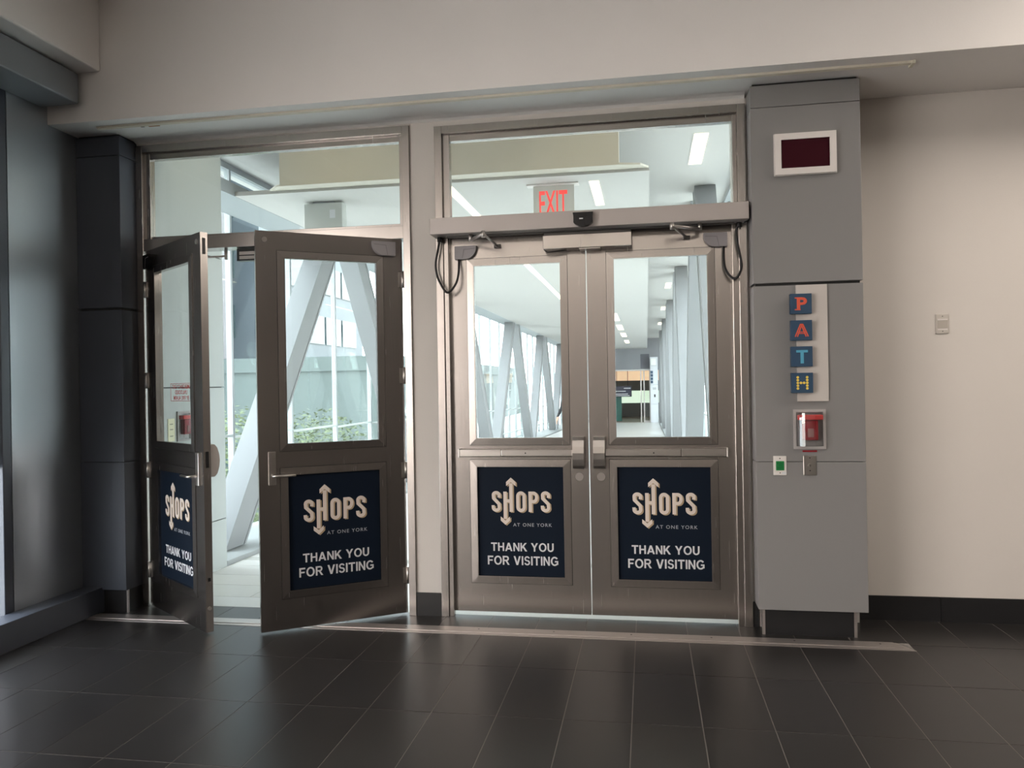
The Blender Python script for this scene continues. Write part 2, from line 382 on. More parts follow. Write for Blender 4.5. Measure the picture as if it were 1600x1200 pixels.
# ================================================================== COLUMN CLADDING
def column(label, x0, x1, yf, material, base_x0, base_x1, base_y, yb, joints, top):
    t = empty('clad_column', ((x0 + x1) / 2, (yf + yb) / 2, 0)); cx, cy = t.location.x, t.location.y
    tag(t, label, 'column')
    def part(name, mt, a0, a1, b0, b1, c0, c1, c=0.0): return bx(name, mt, a0 - cx, a1 - cx, b0 - cy, b1 - cy, c0, c1, t, c)
    for z0, z1 in joints: part('panel', material, x0, x1, yf, yb, z0, z1, 0.0025)
    part('core', BLACKT, x0 + 0.014, x1 - 0.014, yf + 0.014, yb, 0.16, top - 0.002)
    part('plinth', BLACKT, base_x0, base_x1, base_y, yb, 0, 0.158)
    return t, cx, cy
J = [(0.153, 1.019), (1.0215, 2.050), (2.066, 3.094), (3.097, 3.226)]
rc, rcx, rcy = column('grey panel column with the red display screen and lettered sign', 1.962, 2.570, -0.16, GREY, 2.0, 2.497, -0.128, 0.0195, J, 3.24)
for xx in (1.985, 2.497):
    bx('corner_trim', ALU, xx - rcx, xx + 0.016 - rcx, -0.133 - rcy, -0.118 - rcy, 0, 0.153, rc)
bx('side_panel', GREY, 2.40 - rcx, 2.570 - rcx, 0.021 - rcy, 0.249 - rcy, 0.153, 3.226, rc)
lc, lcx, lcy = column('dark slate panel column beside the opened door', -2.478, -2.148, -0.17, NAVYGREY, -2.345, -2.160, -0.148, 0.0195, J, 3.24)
bx('corner_trim', ALU, -2.160 - lcx, -2.148 - lcx, -0.152 - lcy, -0.138 - lcy, 0, 0.153, lc)

# ================================================================== DOOR FRAMES
def frame(label, x0, x1, zt, swing_in, n):
    t = empty('door_frame', (x0, 0, 0)); struct(t, label)
    w = x1 - x0
    def J2(name, a0, a1, b0, b1, c0, c1, mt=STEEL, c=0.002): return bx(name, mt, a0, a1, b0, b1, c0, c1, t, c)
    J2('jamb', 0, 0.05, -0.006, 0.13, 0, zt); J2('jamb', w - 0.048, w, -0.006, 0.13, 0, zt)
    J2('head', 0.05, w - 0.048, -0.006, 0.13, zt - 0.05, zt)
    y0, y1 = (0.075, 0.128) if swing_in else (0.006, 0.045)
    J2('stop', 0.0505, 0.068 if swing_in else 0.081, y0, y1, 0, 2.46); J2('stop', w - (0.066 if swing_in else 0.086), w - 0.0485, y0, y1, 0, 2.46)
    J2('transom_bar', 0.05, w - 0.048, 0.0, 0.13, 2.468, 2.552)
    # glazing rebate round the fixed light
    J2('glazing_bead', 0.0505, 0.095, 0.02, 0.075, 2.5525, zt - 0.0505); J2('glazing_bead', w - 0.075, w - 0.0485, 0.02, 0.075, 2.5525, zt - 0.0505)
    J2('glazing_bead', 0.095, w - 0.075, 0.025, 0.075, zt - 0.095, zt - 0.0505); J2('glazing_bead', 0.095, w - 0.075, 0.03, 0.075, 2.5525, 2.572)
    J2('transom_pane', 0.095, w - 0.075, 0.045, 0.053, 2.572, zt - 0.095, GLASS, 0.0)
    return t
fl = frame('stainless steel frame with transom around the opened pair of doors', LX0, LX1, 3.204, True, 1)
fr = frame('stainless steel frame with transom around the closed pair of doors', RX0, RX1, 3.183, False, 2)

# ================================================================== SIGN PRINT
def shops_letters(b, x0, zt, s, y, d, dx=0.0, dz=0.0):
    """SHOPS with the H stems drawn out into arrows; px units of the sign, s metres per px"""
    def T(p): return (x0 + (p[0] + dx) * s, zt - (p[1] + dz) * s * 0.986)
    def rib(pts, w, closed=False): ribbon(b, [T(p) for p in pts], w * s, y, d, closed)
    def S(x):
        c = []
        c += [(x + 80, 385 - 8)] + arc(x + 52, 352, 29, 24, 0, -180, 9)
        c += [(x + 25, 385), (x + 78, 440)]
        c += arc(x + 51, 478, 30, 25, 0, 180, 9) + [(x + 20, 455)]
        rib(c, 31)
    S(163); S(652)
    rib(arc(461, 362, 31, 32, 180, 360, 9) + arc(461, 472, 31, 32, 0, 180, 9), 31, True)
    rib([(553, 316), (553, 518)], 33)
    rib([(569.8, 331), (585, 331)] + arc(588, 373, 28, 42, -90, 90, 9) + [(569.8, 415)], 30)
    rib([(304, 318), (304, 590)], 34); rib([(363, 235), (363, 518)], 34)
    rib([(321.2, 410), (345.8, 410)], 31)
    for pts in ([(363, 178), (410, 222), (410, 262), (363, 222), (316, 262), (316, 222)], [(304, 648), (257, 606), (257, 566), (304, 606), (350, 566), (350, 606)]):
        p = [T(q) for q in pts]
        b.prism([p[0], p[1], p[2], p[3]], 'y', y, y - d - 0.0001); b.prism([p[0], p[3], p[4], p[5]], 'y', y, y - d - 0.00012)

def sign_panel(parent, ua, ub, z0, z1, yf):
    """ua<ub local x extents; face at local y=yf"""
    p = bx('sign_panel', NAVY, ua, ub, yf, yf + 0.012, z0, z1, parent)
    p['label'] = 'navy printed sign panel'
    s = (ub - ua) / 866.0
    X = lambda px: ua + (px - 25) * s
    sz = (z1 - z0) / 1085.0
    Z = lambda py: z1 - (py - 62) * sz
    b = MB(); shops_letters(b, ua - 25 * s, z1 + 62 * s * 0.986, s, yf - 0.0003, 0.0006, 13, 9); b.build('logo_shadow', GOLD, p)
    b = MB(); shops_letters(b, ua - 25 * s, z1 + 62 * s * 0.986, s, yf - 0.0011, 0.0006); b.build('shops_logo', IVORY, p)
    def tx(name, st, xa, xb, ya, yb, mt, **k):
        text(name, st, (xb - xa) * s, (yb - ya) * sz, mt, ((X(xa) + X(xb)) / 2, yf - 0.0003, (Z(ya) + Z(yb)) / 2), p, **k)
    tx('tagline_lettering', 'AT ONE YORK', 380, 762, 622, 655, GREYP, spacing=1.25, offset=0.004)
    for nm, st, xa, xb, ya, yb in (('thank_you_lettering', 'THANK YOU', 155, 776, 816, 898), ('visiting_lettering', 'FOR VISITING', 120, 820, 946, 1033)):
        bold_caps(nm, st, (xb - xa) * s, (yb - ya) * sz, WHITEP, ((X(xa) + X(xb)) / 2, yf - 0.0003, (Z(ya) + Z(yb)) / 2), p)
    return p

# ================================================================== DOOR LEAVES
def mitred(b, x0, x1, z0, z1, w, y0, y1):
    b.prism([(x0, z0), (x1, z0), (x1 - w, z0 + w), (x0 + w, z0 + w)], 'y', y0, y1)
    b.prism([(x0, z1), (x0 + w, z1 - w), (x1 - w, z1 - w), (x1, z1)], 'y', y0, y1)
    b.prism([(x0, z0), (x0 + w, z0 + w), (x0 + w, z1 - w), (x0, z1)], 'y', y0, y1)
    b.prism([(x1, z0), (x1, z1), (x1 - w, z1 - w), (x1 - w, z0 + w)], 'y', y0, y1)

def bevelled(b, x0, x1, z0, z1, w, yo, yi):
    """four mitred strips whose face tilts from yo at the outer edge to yi at the inner edge"""
    O = [(x0, z0), (x1, z0), (x1, z1), (x0, z1)]; I = [(x0 + w, z0 + w), (x1 - w, z0 + w), (x1 - w, z1 - w), (x0 + w, z1 - w)]
    for i in range(4):
        j = (i + 1) % 4
        o0, o1, i0, i1 = O[i], O[j], I[i], I[j]
        b.quad([(o0[0], yo, o0[1]), (o1[0], yo, o1[1]), (i1[0], yi, i1[1]), (i0[0], yi, i0[1])])
        b.quad([(o0[0], 0, o0[1]), (o1[0], 0, o1[1]), (o1[0], yo, o1[1]), (o0[0], yo, o0[1])])
        b.quad([(i0[0], yi, i0[1]), (i1[0], yi, i1[1]), (i1[0], 0, i1[1]), (i0[0], 0, i0[1])])
        b.quad([(o0[0], 0, o0[1]), (i0[0], 0, i0[1]), (i1[0], 0, i1[1]), (o1[0], 0, o1[1])])

def leaf(n, label, hinge, ang, s, W, u0, u1, gz0, gz1, sz0, sz1, z0=0.015, z1=2.465, th=0.045):
    """s=+1: hinge on the picture-left stile. Local x runs along s*u, front face at local y=0."""
    t = empty('door_%d' % n, (hinge[0], hinge[1], 0), ang); struct(t, label)
    def U(a, b): return (s * a, s * b) if s > 0 else (s * b, s * a)
    b = MB()
    for (a, c, za, zb) in ((0, u0, z0, z1), (u1, W, z0, z1), (u0, u1, z0, sz0), (u0, u1, sz1, gz0), (u0, u1, gz1, z1)):
        x = U(a, c); b.box(x[0], x[1], 0, th, za, zb)
    bo = b.build('leaf', STEEL, t)
    x = U(u0, u1)
    for (a, c) in ((gz0, gz1), (sz0, sz1)):
        b = MB(); bevelled(b, x[0] - 0.042, x[1] + 0.042, a - 0.042, c + 0.042, 0.042, -0.0040, -0.0062); mitred(b, x[0] - 0.001, x[1] + 0.001, a - 0.001, c + 0.001, 0.006, -0.0058, 0.02)
        gf = b.build('glazing_frame', STEEL, t)
        b = MB(); mitred(b, x[0] - 0.0445, x[1] + 0.0445, a - 0.0445, c + 0.0445, 0.0024, -0.0006, 0.0); b.build('shadow_gap', BLACK, gf)
    bx('glass_pane', GLASS, x[0], x[1], 0.019, 0.026, gz0, gz1, t)
    sign_panel(t, x[0], x[1], sz0, sz1, 0.012)
    return t, U

def push_bar(t, s, W, y, out, zc=1.060):
    """bar across the leaf; y surface, out = -1 room side, +1 corridor side"""
    def U(a, b): return sorted((s * a, s * b))
    a = U(0.055, W - 0.10)
    p = bx('push_bar', STEEL, a[0], a[1], y, y + out * 0.030, zc - 0.026, zc + 0.026, t, 0.003)
    e = U(0.33, W - 0.10)
    bx('touch_pad', STEELH, e[0], e[1], y + out * 0.030, y + out * 0.048, zc - 0.020, zc + 0.020, p, 0.003)
    e = U(0.055, 0.325); bx('bar_cover', STEELH, e[0], e[1], y + out * 0.030, y + out * 0.036, zc - 0.023, zc + 0.023, p, 0.002)
    e = U(0.045, 0.0545); bx('end_cap', STEELH, e[0], e[1], y, y + out * 0.038, zc - 0.028, zc + 0.028, p, 0.002)
    c = s * (W - 0.40); bx('dogging_hole', BLACK, c - 0.004, c + 0.004, y + out * 0.048, y + out * 0.0488, zc - 0.004, zc + 0.004, p)
    # curved latch case
    e = U(W - 0.099, W - 0.026)
    prof = [(y, zc + 0.100), (y + out * 0.035, zc + 0.100), (y + out * 0.052, zc + 0.080), (y + out * 0.064, zc + 0.04), (y + out * 0.068, zc), (y + out * 0.064, zc - 0.04), (y + out * 0.052, zc - 0.080), (y + out * 0.035, zc - 0.100), (y, zc - 0.100)]
    lc_ = MB().prism(prof, 'x', e[0], e[1]).build('latch_case', STEELH, t)
    lc_['label'] = 'curved polished latch case'

def cord_cover(t, s, ua, ub, z0, z1, mt=GREYPL):
    """plastic cap, square at the hinge side and rounded at the lower inner corner"""
    r = min(ub - ua, z1 - z0) * 0.85
    poly = [(ua, z1), (ua, z0)] + [(ub - r + r * math.cos(math.radians(a)), z0 + r + r * math.sin(math.radians(a))) for a in range(-90, 1, 10)] + [(ub, z1)]
    poly = [(s * p[0], p[1]) for p in poly]
    o = MB().prism(poly, 'y', 0.0, -0.030).build('cord_cover', mt, t)
    o['label'] = 'grey plastic quarter-round cord cover'
    k = ua + (ub - ua) * 0.35
    b = MB(); ribbon(b, [(s * k, z0 + 0.004), (s * (k + 0.012), z1 - 0.024), (s * (ub - 0.01), z1 - 0.020)], 0.003, -0.030, 0.0008)
    b.build('moulded_line', mat('grey_plastic_line', (0.2, 0.19, 0.2), 0.6), o)

def hinge_set(t, s, zs, th):
    for z in zs:
        h = MB().cyl((0, -0.008, z - 0.055), (0, -0.008, z + 0.055), 0.009, 12).box(min(0, s * 0.03), max(0, s * 0.03), -0.003, 0.0, z - 0.05, z + 0.05).build('hinge', STEELH, t)

# closed pair (swings away from the room)
YL = 0.050
CW = 0.888
d3, U3 = leaf(3, 'closed stainless door leaf with the latch on its picture-right edge, beside the white pier', (0.0775, YL), 0, 1, CW, 0.157, 0.728, 1.150, 2.278, 0.256, 0.972, z0=0.028)
d4, U4 = leaf(4, 'closed stainless door leaf beside the grey column', (1.8675, YL), 0, -1, CW + 0.008, 0.148, 0.730, 1.150, 2.286, 0.254, 0.972, z0=0.028)
push_bar(d3, 1, CW, 0.0, -1); push_bar(d4, -1, CW + 0.008, 0.0, -1)
cord_cover(d3, 1, 0.042, 0.185, 2.318, 2.404); cord_cover(d4, -1, 0.030, 0.172, 2.326, 2.412)
for d, s in ((d3, 1), (d4, -1)):
    W = CW
    b = MB(); b.tube([(s * (W - 0.062), -0.0002, 0.905), (s * (W - 0.062), -0.0006, 0.905)], 0.026, 24)
    o = b.build('polished_patch', mat('steel_polished_spot', (0.44, 0.41, 0.39), 0.34, 1.0, var=0.05), d)
# opened pair (swings into the room)
OW = 0.925
A1, A2 = math.radians(36), math.radians(34.7)
d1, U1 = leaf(1, 'opened stainless door leaf beside the dark slate column', (-2.085, 0.0), -A1, 1, OW, 0.173, 0.757, 1.153, 2.305, 0.246, 0.968)
d2, U2 = leaf(2, 'opened stainless door leaf hinged at the white pier', (-0.235, 0.02), A2, -1, OW, 0.173, 0.757, 1.153, 2.305, 0.246, 0.968)
for d, s in ((d1, 1), (d2, -1)):
    hinge_set(d, s, (0.26, 0.95, 1.57, 2.20), 0.045)
    push_bar(d, s, OW, 0.045, 1)
    ue = OW - 0.055
    pl = MB().box(s * (ue - 0.045), s * ue, -0.012, 0.0, 0.908, 1.112, 0.003).build('handle_plate', STEELH, d)
    MB().tube([(s * (ue - 0.025), -0.012, 0.968), (s * (ue - 0.025), -0.055, 0.968), (s * (ue - 0.04), -0.060, 0.967), (s * (ue - 0.155), -0.060, 0.966)], [0.010, 0.009, 0.009, 0.007], 12).build('lever', STEELH, pl)
    MB().cyl((s * (OW - 0.055), -0.004, 2.412), (s * (OW - 0.055), 0.0, 2.412), 0.016, 16).build('bolt_cap', STEELH, d)
cord_cover(d2, -1, 0.052, 0.205, 2.350, 2.440)
cord_cover(d1, 1, 0.035, 0.150, 2.335, 2.430, BLACKG)
# floor bolt keeper and hole in the leading edge of the first leaf
MB().cyl((OW, 0.022, 0.16), (OW + 0.004, 0.022, 0.16), 0.012, 14).build('edge_bolt', STEELH, d1)
bx('edge_bolt_hole', BLACK, OW, OW + 0.0015, 0.014, 0.030, 0.325, 0.347, d1)
for z in (2.33, 1.02): bx('edge_strike', BLACK, OW, OW + 0.0012, 0.012, 0.032, z, z + 0.10, d1)
# red notice stuck to the far side of the pane, seen from behind
tn = text('glass_notice', 'EMERGENCY EXIT\nUNLOCKED\nBY FIRE ALARM', 0.30, 0.100, RED, (0.520, 0.0285, 1.486), d1, offset=0.006, line=0.95)
tn.scale = (-1, 1, 1); tn['label'] = 'red lettered notice on the glass, reading backwards'
nb = MB(); mitred(nb, 0.350, 0.690, 1.428, 1.544, 0.003, 0.0265, 0.0275); nb.build('notice_border', RED, d1)

# ================================================================== DOOR OPERATOR AND HARDWARE
op = empty('door_operator', (0.975, 0, 2.455)); tag(op, 'long grey automatic door operator box above the closed doors', 'door operator')
OX = lambda x: x - 0.975
OZ = lambda z: z - 2.455
bx('housing', OPBOX, OX(0.0), OX(1.948), -0.145, -0.008, 0.0, 0.102, op, 0.003)
bx('back_plate', mat('dark_grey_metal', (0.10, 0.095, 0.09), 0.5, 0.5), OX(0.09), OX(1.87), -0.06, -0.009, -0.006, -0.0005, op)
prof = [(-0.062, 0.042), (-0.058, 0.020)] + [(0.062 * math.sin(math.radians(a)), -0.005 - 0.038 * math.cos(math.radians(a))) for a in range(-70, 71, 14)] + [(0.058, 0.020), (0.062, 0.042)]
sen = MB().prism([(p[0] + OX(0.972), p[1] + 0.040) for p in prof], 'y', -0.146, -0.185).build('motion_sensor', BLACKG, op)
bm = MB().box(OX(0.950), OX(0.972), -0.1860, -0.1852, 0.040, 0.046).build('sensor_mark', WHITEP, sen)
def arm(x, zx, xe, ye, xl, zl):
    a = MB().cyl((OX(x), -0.075, 0.0), (OX(x), -0.075, -0.040), 0.013, 14).build('operator_arm', STEELH, op)
    p0 = Vector((OX(x), -0.075, -0.034)); p1 = Vector((OX(xe), ye, -0.030)); p2 = Vector((OX(xl), 0.034, OZ(zl)))
    MB().tube([p0, p1], 0.010, 10).build('main_arm', ALU, a)
    MB().tube([p1, p2], 0.008, 10).build('link_rod', ALU, a)
    MB().cyl(p1 + Vector((0, 0, 0.018)), p1 - Vector((0, 0, 0.022)), 0.013, 12).build('elbow_joint', STEELH, a)
    MB().box(p2.x - 0.022, p2.x + 0.022, 0.030, 0.047, p2.z - 0.012, p2.z + 0.012, 0.003).build('foot_bracket', mat('dark_steel', (0.12, 0.115, 0.11), 0.35, 0.8), a)
arm(0.250, 0, 0.365, -0.237, 0.400, 2.395)
arm(1.668, 0, 1.500, -0.190, 1.595, 2.392)
def cord(label, pts, grp=None):
    P = [Vector(p) for p in pts]; out = []
    n = len(P)
    for i in range(n - 1):
        p0, p1, p2, p3 = P[max(i - 1, 0)], P[i], P[i + 1], P[min(i + 2, n - 1)]
        for k in range(6):
            t = k / 6.0
            out.append(0.5 * ((2 * p1) + (-p0 + p2) * t + (2 * p0 - 5 * p1 + 4 * p2 - p3) * t * t + (-p0 + 3 * p1 - 3 * p2 + p3) * t ** 3))
    out.append(P[-1])
    c = empty('power_cord', out[0])
    MB().tube([p - P[0] for p in out], 0.0075, 10).build('cord', RUBBER, c)
    MB().cyl((0, 0, 0.012), (0, 0, -0.016), 0.016, 14).build('grommet', RUBBER, c)
    tag(c, label, 'cable')
cord('looped black cord beside the white pier, door operator to cover', [(0.036, -0.035, 2.442), (0.026, -0.038, 2.38), (0.010, -0.04, 2.30), (0.012, -0.04, 2.235), (0.034, -0.04, 2.165), (0.082, -0.035, 2.098), (0.132, -0.02, 2.150), (0.148, 0.005, 2.227), (0.146, 0.030, 2.318)])
cord('looped black cord beside the grey column, door operator to cover', [(1.903, -0.035, 2.442), (1.886, -0.04, 2.407), (1.893, -0.04, 2.310), (1.908, -0.04, 2.232), (1.910, -0.04, 2.174), (1.882, -0.035, 2.121), (1.846, -0.02, 2.135), (1.816, 0.005, 2.205), (1.816, 0.030, 2.326)])
cs = MB().tube([(1.953, -0.10, 2.562), (1.9545, -0.10, 2.50), (1.953, -0.10, 2.47), (1.944, -0.10, 2.450), (1.93, -0.07, 2.4485)], 0.0045, 8).build('signal_wire', RUBBER)
tag(cs, 'thin black wire down the end of the operator box', 'cable')
# magnetic lock over the meeting edges of the closed pair
ml = empty('magnetic_lock', (0.984, 0, 2.38)); tag(ml, 'stainless magnetic lock bar above the meeting edges of the closed doors', 'door lock')
bx('lock_body', STEEL, -0.276, 0.276, -0.055, 0.044, -0.036, 0.050, ml, 0.003)
bx('mount_plate', mat('dark_steel', (0.12, 0.115, 0.11)), -0.270, 0.270, -0.045, 0.005, 0.0505, 0.067, ml)
MB().tube([(-0.270, -0.035, -0.037), (-0.250, -0.03, -0.052), (-0.13, -0.02, -0.040)], 0.003, 8).build('wire', RUBBER, ml)
bx('armature_plate', STEELH, -0.05, 0.08, -0.045, 0.04, -0.041, -0.0365, ml)
ml2 = empty('magnetic_lock', (-1.36, 0.05, 2.42)); tag(ml2, 'black magnetic lock block under the transom of the opened doors', 'door lock')
bx('lock_body', BLACK, -0.066, 0.20, 0.0, 0.050, -0.040, 0.046, ml2, 0.003)
for dz in (0.012, -0.018): bx('lock_face', ALU, -0.046, 0.195, -0.0015, 0.0, dz - 0.011, dz + 0.011, ml2)
cl = empty('door_closer', (-1.60, 0.09, 2.455)); tag(cl, 'slim door closer arm under the transom of the opened doors', 'door closer')
MB().tube([(-0.30, 0.0, -0.035), (0.09, -0.03, -0.036)], 0.007, 8).build('arm', ALU, cl)
MB().cyl((0.09, -0.03, 0.011), (0.09, -0.03, -0.060), 0.012, 12).build('pivot', ALU, cl)

# metal strip across the floor
fs = empty('floor_strip', (0, 0, 0)); tag(fs, 'long aluminium joint cover strip set in the floor before the doors', 'floor strip')
one('cover_plate', ALU, lambda b: (b.prism([(-2.33, -0.222), (2.695, -0.222), (2.742, -0.300), (-2.33, -0.300)], 'z', 0.0, 0.006), b.prism([(-2.33, -0.200), (2.682, -0.200), (2.694, -0.2215), (-2.33, -0.2215)], 'z', -0.004, 0.0025), b.prism([(-2.33, -0.3005), (2.743, -0.3005), (2.768, -0.336), (-2.33, -0.336)], 'z', -0.004, 0.0025)), fs)
for x in [-2.0 + 0.4615 * k for k in range(11)]:
    MB().cyl((x - 0.01, -0.247, 0.006), (x - 0.01, -0.247, 0.0066), 0.006, 10).build('screw', BLACK, fs)

# ================================================================== THINGS ON THE GREY COLUMN
CY = -0.16
dp = empty('display_screen', (2.262, CY, 2.808)); tag(dp, 'white framed dark red display screen high on the grey column', 'display')
b = MB(); mitred(b, -0.170, 0.170, -0.119, 0.119, 0.036, -0.030, 0.0); mitred(b, -0.173, 0.173, -0.122, 0.122, 0.012, -0.018, 0.0); b.build('bezel', WPLAST, dp)
bx('screen', MAROON, -0.135, 0.135, -0.022, 0.0, -0.084, 0.084, dp)
ps = empty('letter_sign', (2.284, CY, 1.710)); tag(ps, 'tall pale sign board with four navy letter tiles on the grey column', 'sign')
bx('board', GREYBD, -0.086, 0.086, -0.014, 0.0, -0.338, 0.338, ps, 0.001)
tilez = [1.936, 1.783, 1.632, 1.480]
for i, z in enumerate(tilez):
    tl = MB().box(-0.124, -0.006, -0.048, -0.0145, z - 1.710 - 0.058, z - 1.710 + 0.058, 0.001).build('letter_tile', TBLUE, ps)
    c = (-0.064, -0.0482, z - 1.710)
    if i == 0:
        o = text('letter_p', 'P', 0.056, 0.074, ORNG, (c[0] + 0.004, c[1], c[2]), tl, offset=0.03)
        for x0, x1, z0, z1 in ((-0.036, -0.004, -0.037, -0.030), (-0.036, -0.004, 0.030, 0.037)): bx('letter_serif', ORNG, c[0] + x0, c[0] + x1, c[1] - 0.0007, c[1], c[2] + z0, c[2] + z1, tl)
    elif i == 1:
        b = MB()
        for k in (-0.006, 0.006):
            ribbon(b, [(c[0] - 0.030 + k, c[2] - 0.037), (c[0] - 0.001 + k * 0.7, c[2] + 0.037)], 0.0065, c[1], 0.0007)
            ribbon(b, [(c[0] + 0.030 + k, c[2] - 0.037), (c[0] + 0.001 + k * 0.7, c[2] + 0.037)], 0.0065, c[1], 0.0009)
            ribbon(b, [(c[0] - 0.022, c[2] - 0.014 + k * 0.7), (c[0] + 0.022, c[2] - 0.014 + k * 0.7)], 0.0045, c[1], 0.0011)
        b.build('letter_a', ORNG, tl)
    elif i == 2:
        b = MB(); b.box(c[0] - 0.032, c[0] + 0.032, c[1] - 0.0007, c[1], c[2] + 0.023, c[2] + 0.037); b.box(c[0] - 0.009, c[0] + 0.009, c[1] - 0.0007, c[1], c[2] - 0.040, c[2] + 0.023)
        b.build('letter_t', SKYB, tl)
    else:
        b = MB()
        for r in range(5):
            for k in ((0, 3) if r != 2 else (0, 1, 2, 3)):
                x = c[0] - 0.026 + k * 0.0172; zz = c[2] + 0.032 - r * 0.016
                b.cyl((x, c[1], zz), (x, c[1] - 0.0008, zz), 0.0074, 14)
        b.build('letter_h', YEL, tl)

def pull_station(loc, rz, label, red_text=True):
    t = empty('pull_station', loc, rz); tag(t, label, 'fire alarm')
    b = MB(); mitred(b, -0.090, 0.090, -0.115, 0.115, 0.016, -0.012, 0.0); b.build('cover_frame', mat('clear_frame_plastic', (0.42, 0.40, 0.39), 0.15, var=0.05), t)
    bx('alarm_body', DRED, -0.042, 0.042, -0.040, 0.0, -0.062, 0.052, t, 0.004)
    bx('pull_handle', mat('pale_label', (0.30, 0.16, 0.16), 0.5), -0.016, 0.016, -0.0445, -0.0405, -0.045, 0.005, t, 0.001)
    bx('cover_top_band', RED, -0.068, 0.068, -0.050, 0.0, 0.054, 0.084, t, 0.006)
    poly = [(-0.072, 0.0)] + [(0.072 * math.cos(math.radians(a)), -0.028 - 0.045 * math.sin(math.radians(a))) for a in range(180, -1, -15)] + [(0.072, 0.0)]
    b = MB()
    for i in range(len(poly) - 1):
        b.quad([(poly[i][0], poly[i][1], -0.096), (poly[i + 1][0], poly[i + 1][1], -0.096), (poly[i + 1][0], poly[i + 1][1], 0.096), (poly[i][0], poly[i][1], 0.096)], True)
    b.f.append(tuple(len(b.v) + k for k in range(len(poly)))); b.sm.append(False); b.v += [(p[0], p[1], 0.096) for p in poly]
    b.f.append(tuple(len(b.v) + k for k in range(len(poly)))); b.sm.append(False); b.v += [(p[0], p[1], -0.096) for p in poly]
    b.build('clear_cover', GLASSC, t)
    if red_text: bx('cover_label', DRED, -0.040, 0.040, -0.002, 0.0, -0.133, -0.123, t)
    return t
pull_station((2.262, CY, 1.211), 0, 'fire alarm pull station under a clear cover on the grey column')
sw = empty('exit_button', (2.094, CY, 0.999)); tag(sw, 'white plate with a green push button on the grey column', 'switch')
bx('plate', WPLAST, -0.037, 0.037, -0.007, 0.0, -0.056, 0.056, sw, 0.002)
gb = bx('button', GRN, -0.023, 0.023, -0.012, -0.0071, -0.027, 0.027, sw, 0.002)
text('button_lettering', 'PUSH\nTO\nEXIT', 0.032, 0.034, GRNT, (0, -0.0121, 0), gb)
for z in (0.042, -0.042): MB().cyl((0, -0.007, z), (0, -0.008, z), 0.0035, 10).build('screw', BLACK, sw)
bx('paper_label', WHITEP, 0.010, 0.034, -0.0078, -0.0071, -0.050, -0.036, sw)
ks = empty('key_switch', (2.261, CY, 1.000)); tag(ks, 'stainless plate with a key lock on the grey column', 'switch')
bx('plate', STEELH, -0.037, 0.037, -0.006, 0.0, -0.057, 0.057, ks, 0.003)
kc = MB().cyl((0, -0.006, 0.0), (0, -0.016, 0.0), 0.012, 18).build('key_cylinder', STEELH, ks)
bx('key_slot', BLACK, -0.0015, 0.0015, -0.0168, -0.0161, -0.006, 0.006, kc)
for z in (0.044, -0.030): MB().cyl((0, -0.006, z), (0, -0.0068, z), 0.0035, 10).build('screw', BLACK, ks)
th = empty('wall_sensor', (3.128, 0.25, 1.826)); tag(th, 'small beige sensor plate on the blank white wall', 'sensor')
bx('plate', mat('beige_plastic', (0.56, 0.52, 0.47), 0.5), -0.036, 0.036, -0.008, 0.0, -0.059, 0.059, th, 0.002)
bx('grille', mat('beige_plastic_dark', (0.47, 0.43, 0.38), 0.5), -0.028, 0.028, -0.0105, -0.0081, -0.026, 0.020, th, 0.001)
for z in (0.026, -0.034): bx('bright_slot', WPLAST, -0.028, 0.028, -0.0095, -0.0081, z - 0.004, z + 0.004, th)
for z in (0.046, -0.046): MB().cyl((0, -0.008, z), (0, -0.009, z), 0.003, 10).build('screw', BLACK, th)

# ================================================================== ADDED FILL LAMPS (unseen, put in to light the room)
def fill_lamp(x, y, label):
    t = empty('added_lamp', (x, y, 4.02)); tag(t, label, 'ceiling lamp', 'added fill lamps in the lobby ceiling')
    bx('lamp_frame', WPLAST, -0.17, 0.17, -0.80, 0.80, -0.03, 0.0, t, 0.004)
    bx('diffuser', LAMPFILL, -0.14, 0.14, -0.77, 0.77, -0.034, -0.0301, t)
    ld = bpy.data.lights.new('fill_light', 'AREA'); ld.shape = 'RECTANGLE'; ld.size = 0.28; ld.size_y = 1.54; ld.energy = FILL_W if y > -4 else 14; ld.color = (1.0, 0.90, 0.80)
    lo = bpy.data.objects.new('fill_light', ld); COL.objects.link(lo); lo.parent = t; lo.location = (0, 0, -0.045)
FILL_W = 45
for i, (x, y) in enumerate(((4.6, -1.7), (6.4, -1.7), (-1.6, -7.9), (-0.3, -7.9), (1.0, -7.9), (2.3, -7.9))):
    fill_lamp(x, y, 'added fill lamp out of view in the lobby ceiling, %s row from the doors, %s' % (['first', 'first', 'last', 'last', 'last', 'last'][i], ['near the blank wall', 'in the corner', 'by the dark wall', 'second in', 'third in', 'fourth in'][i]))

# ================================================================== CORRIDOR BRIDGE
END = 37.0
def fz(y): return -0.017 * max(0.0, y - 1.5)
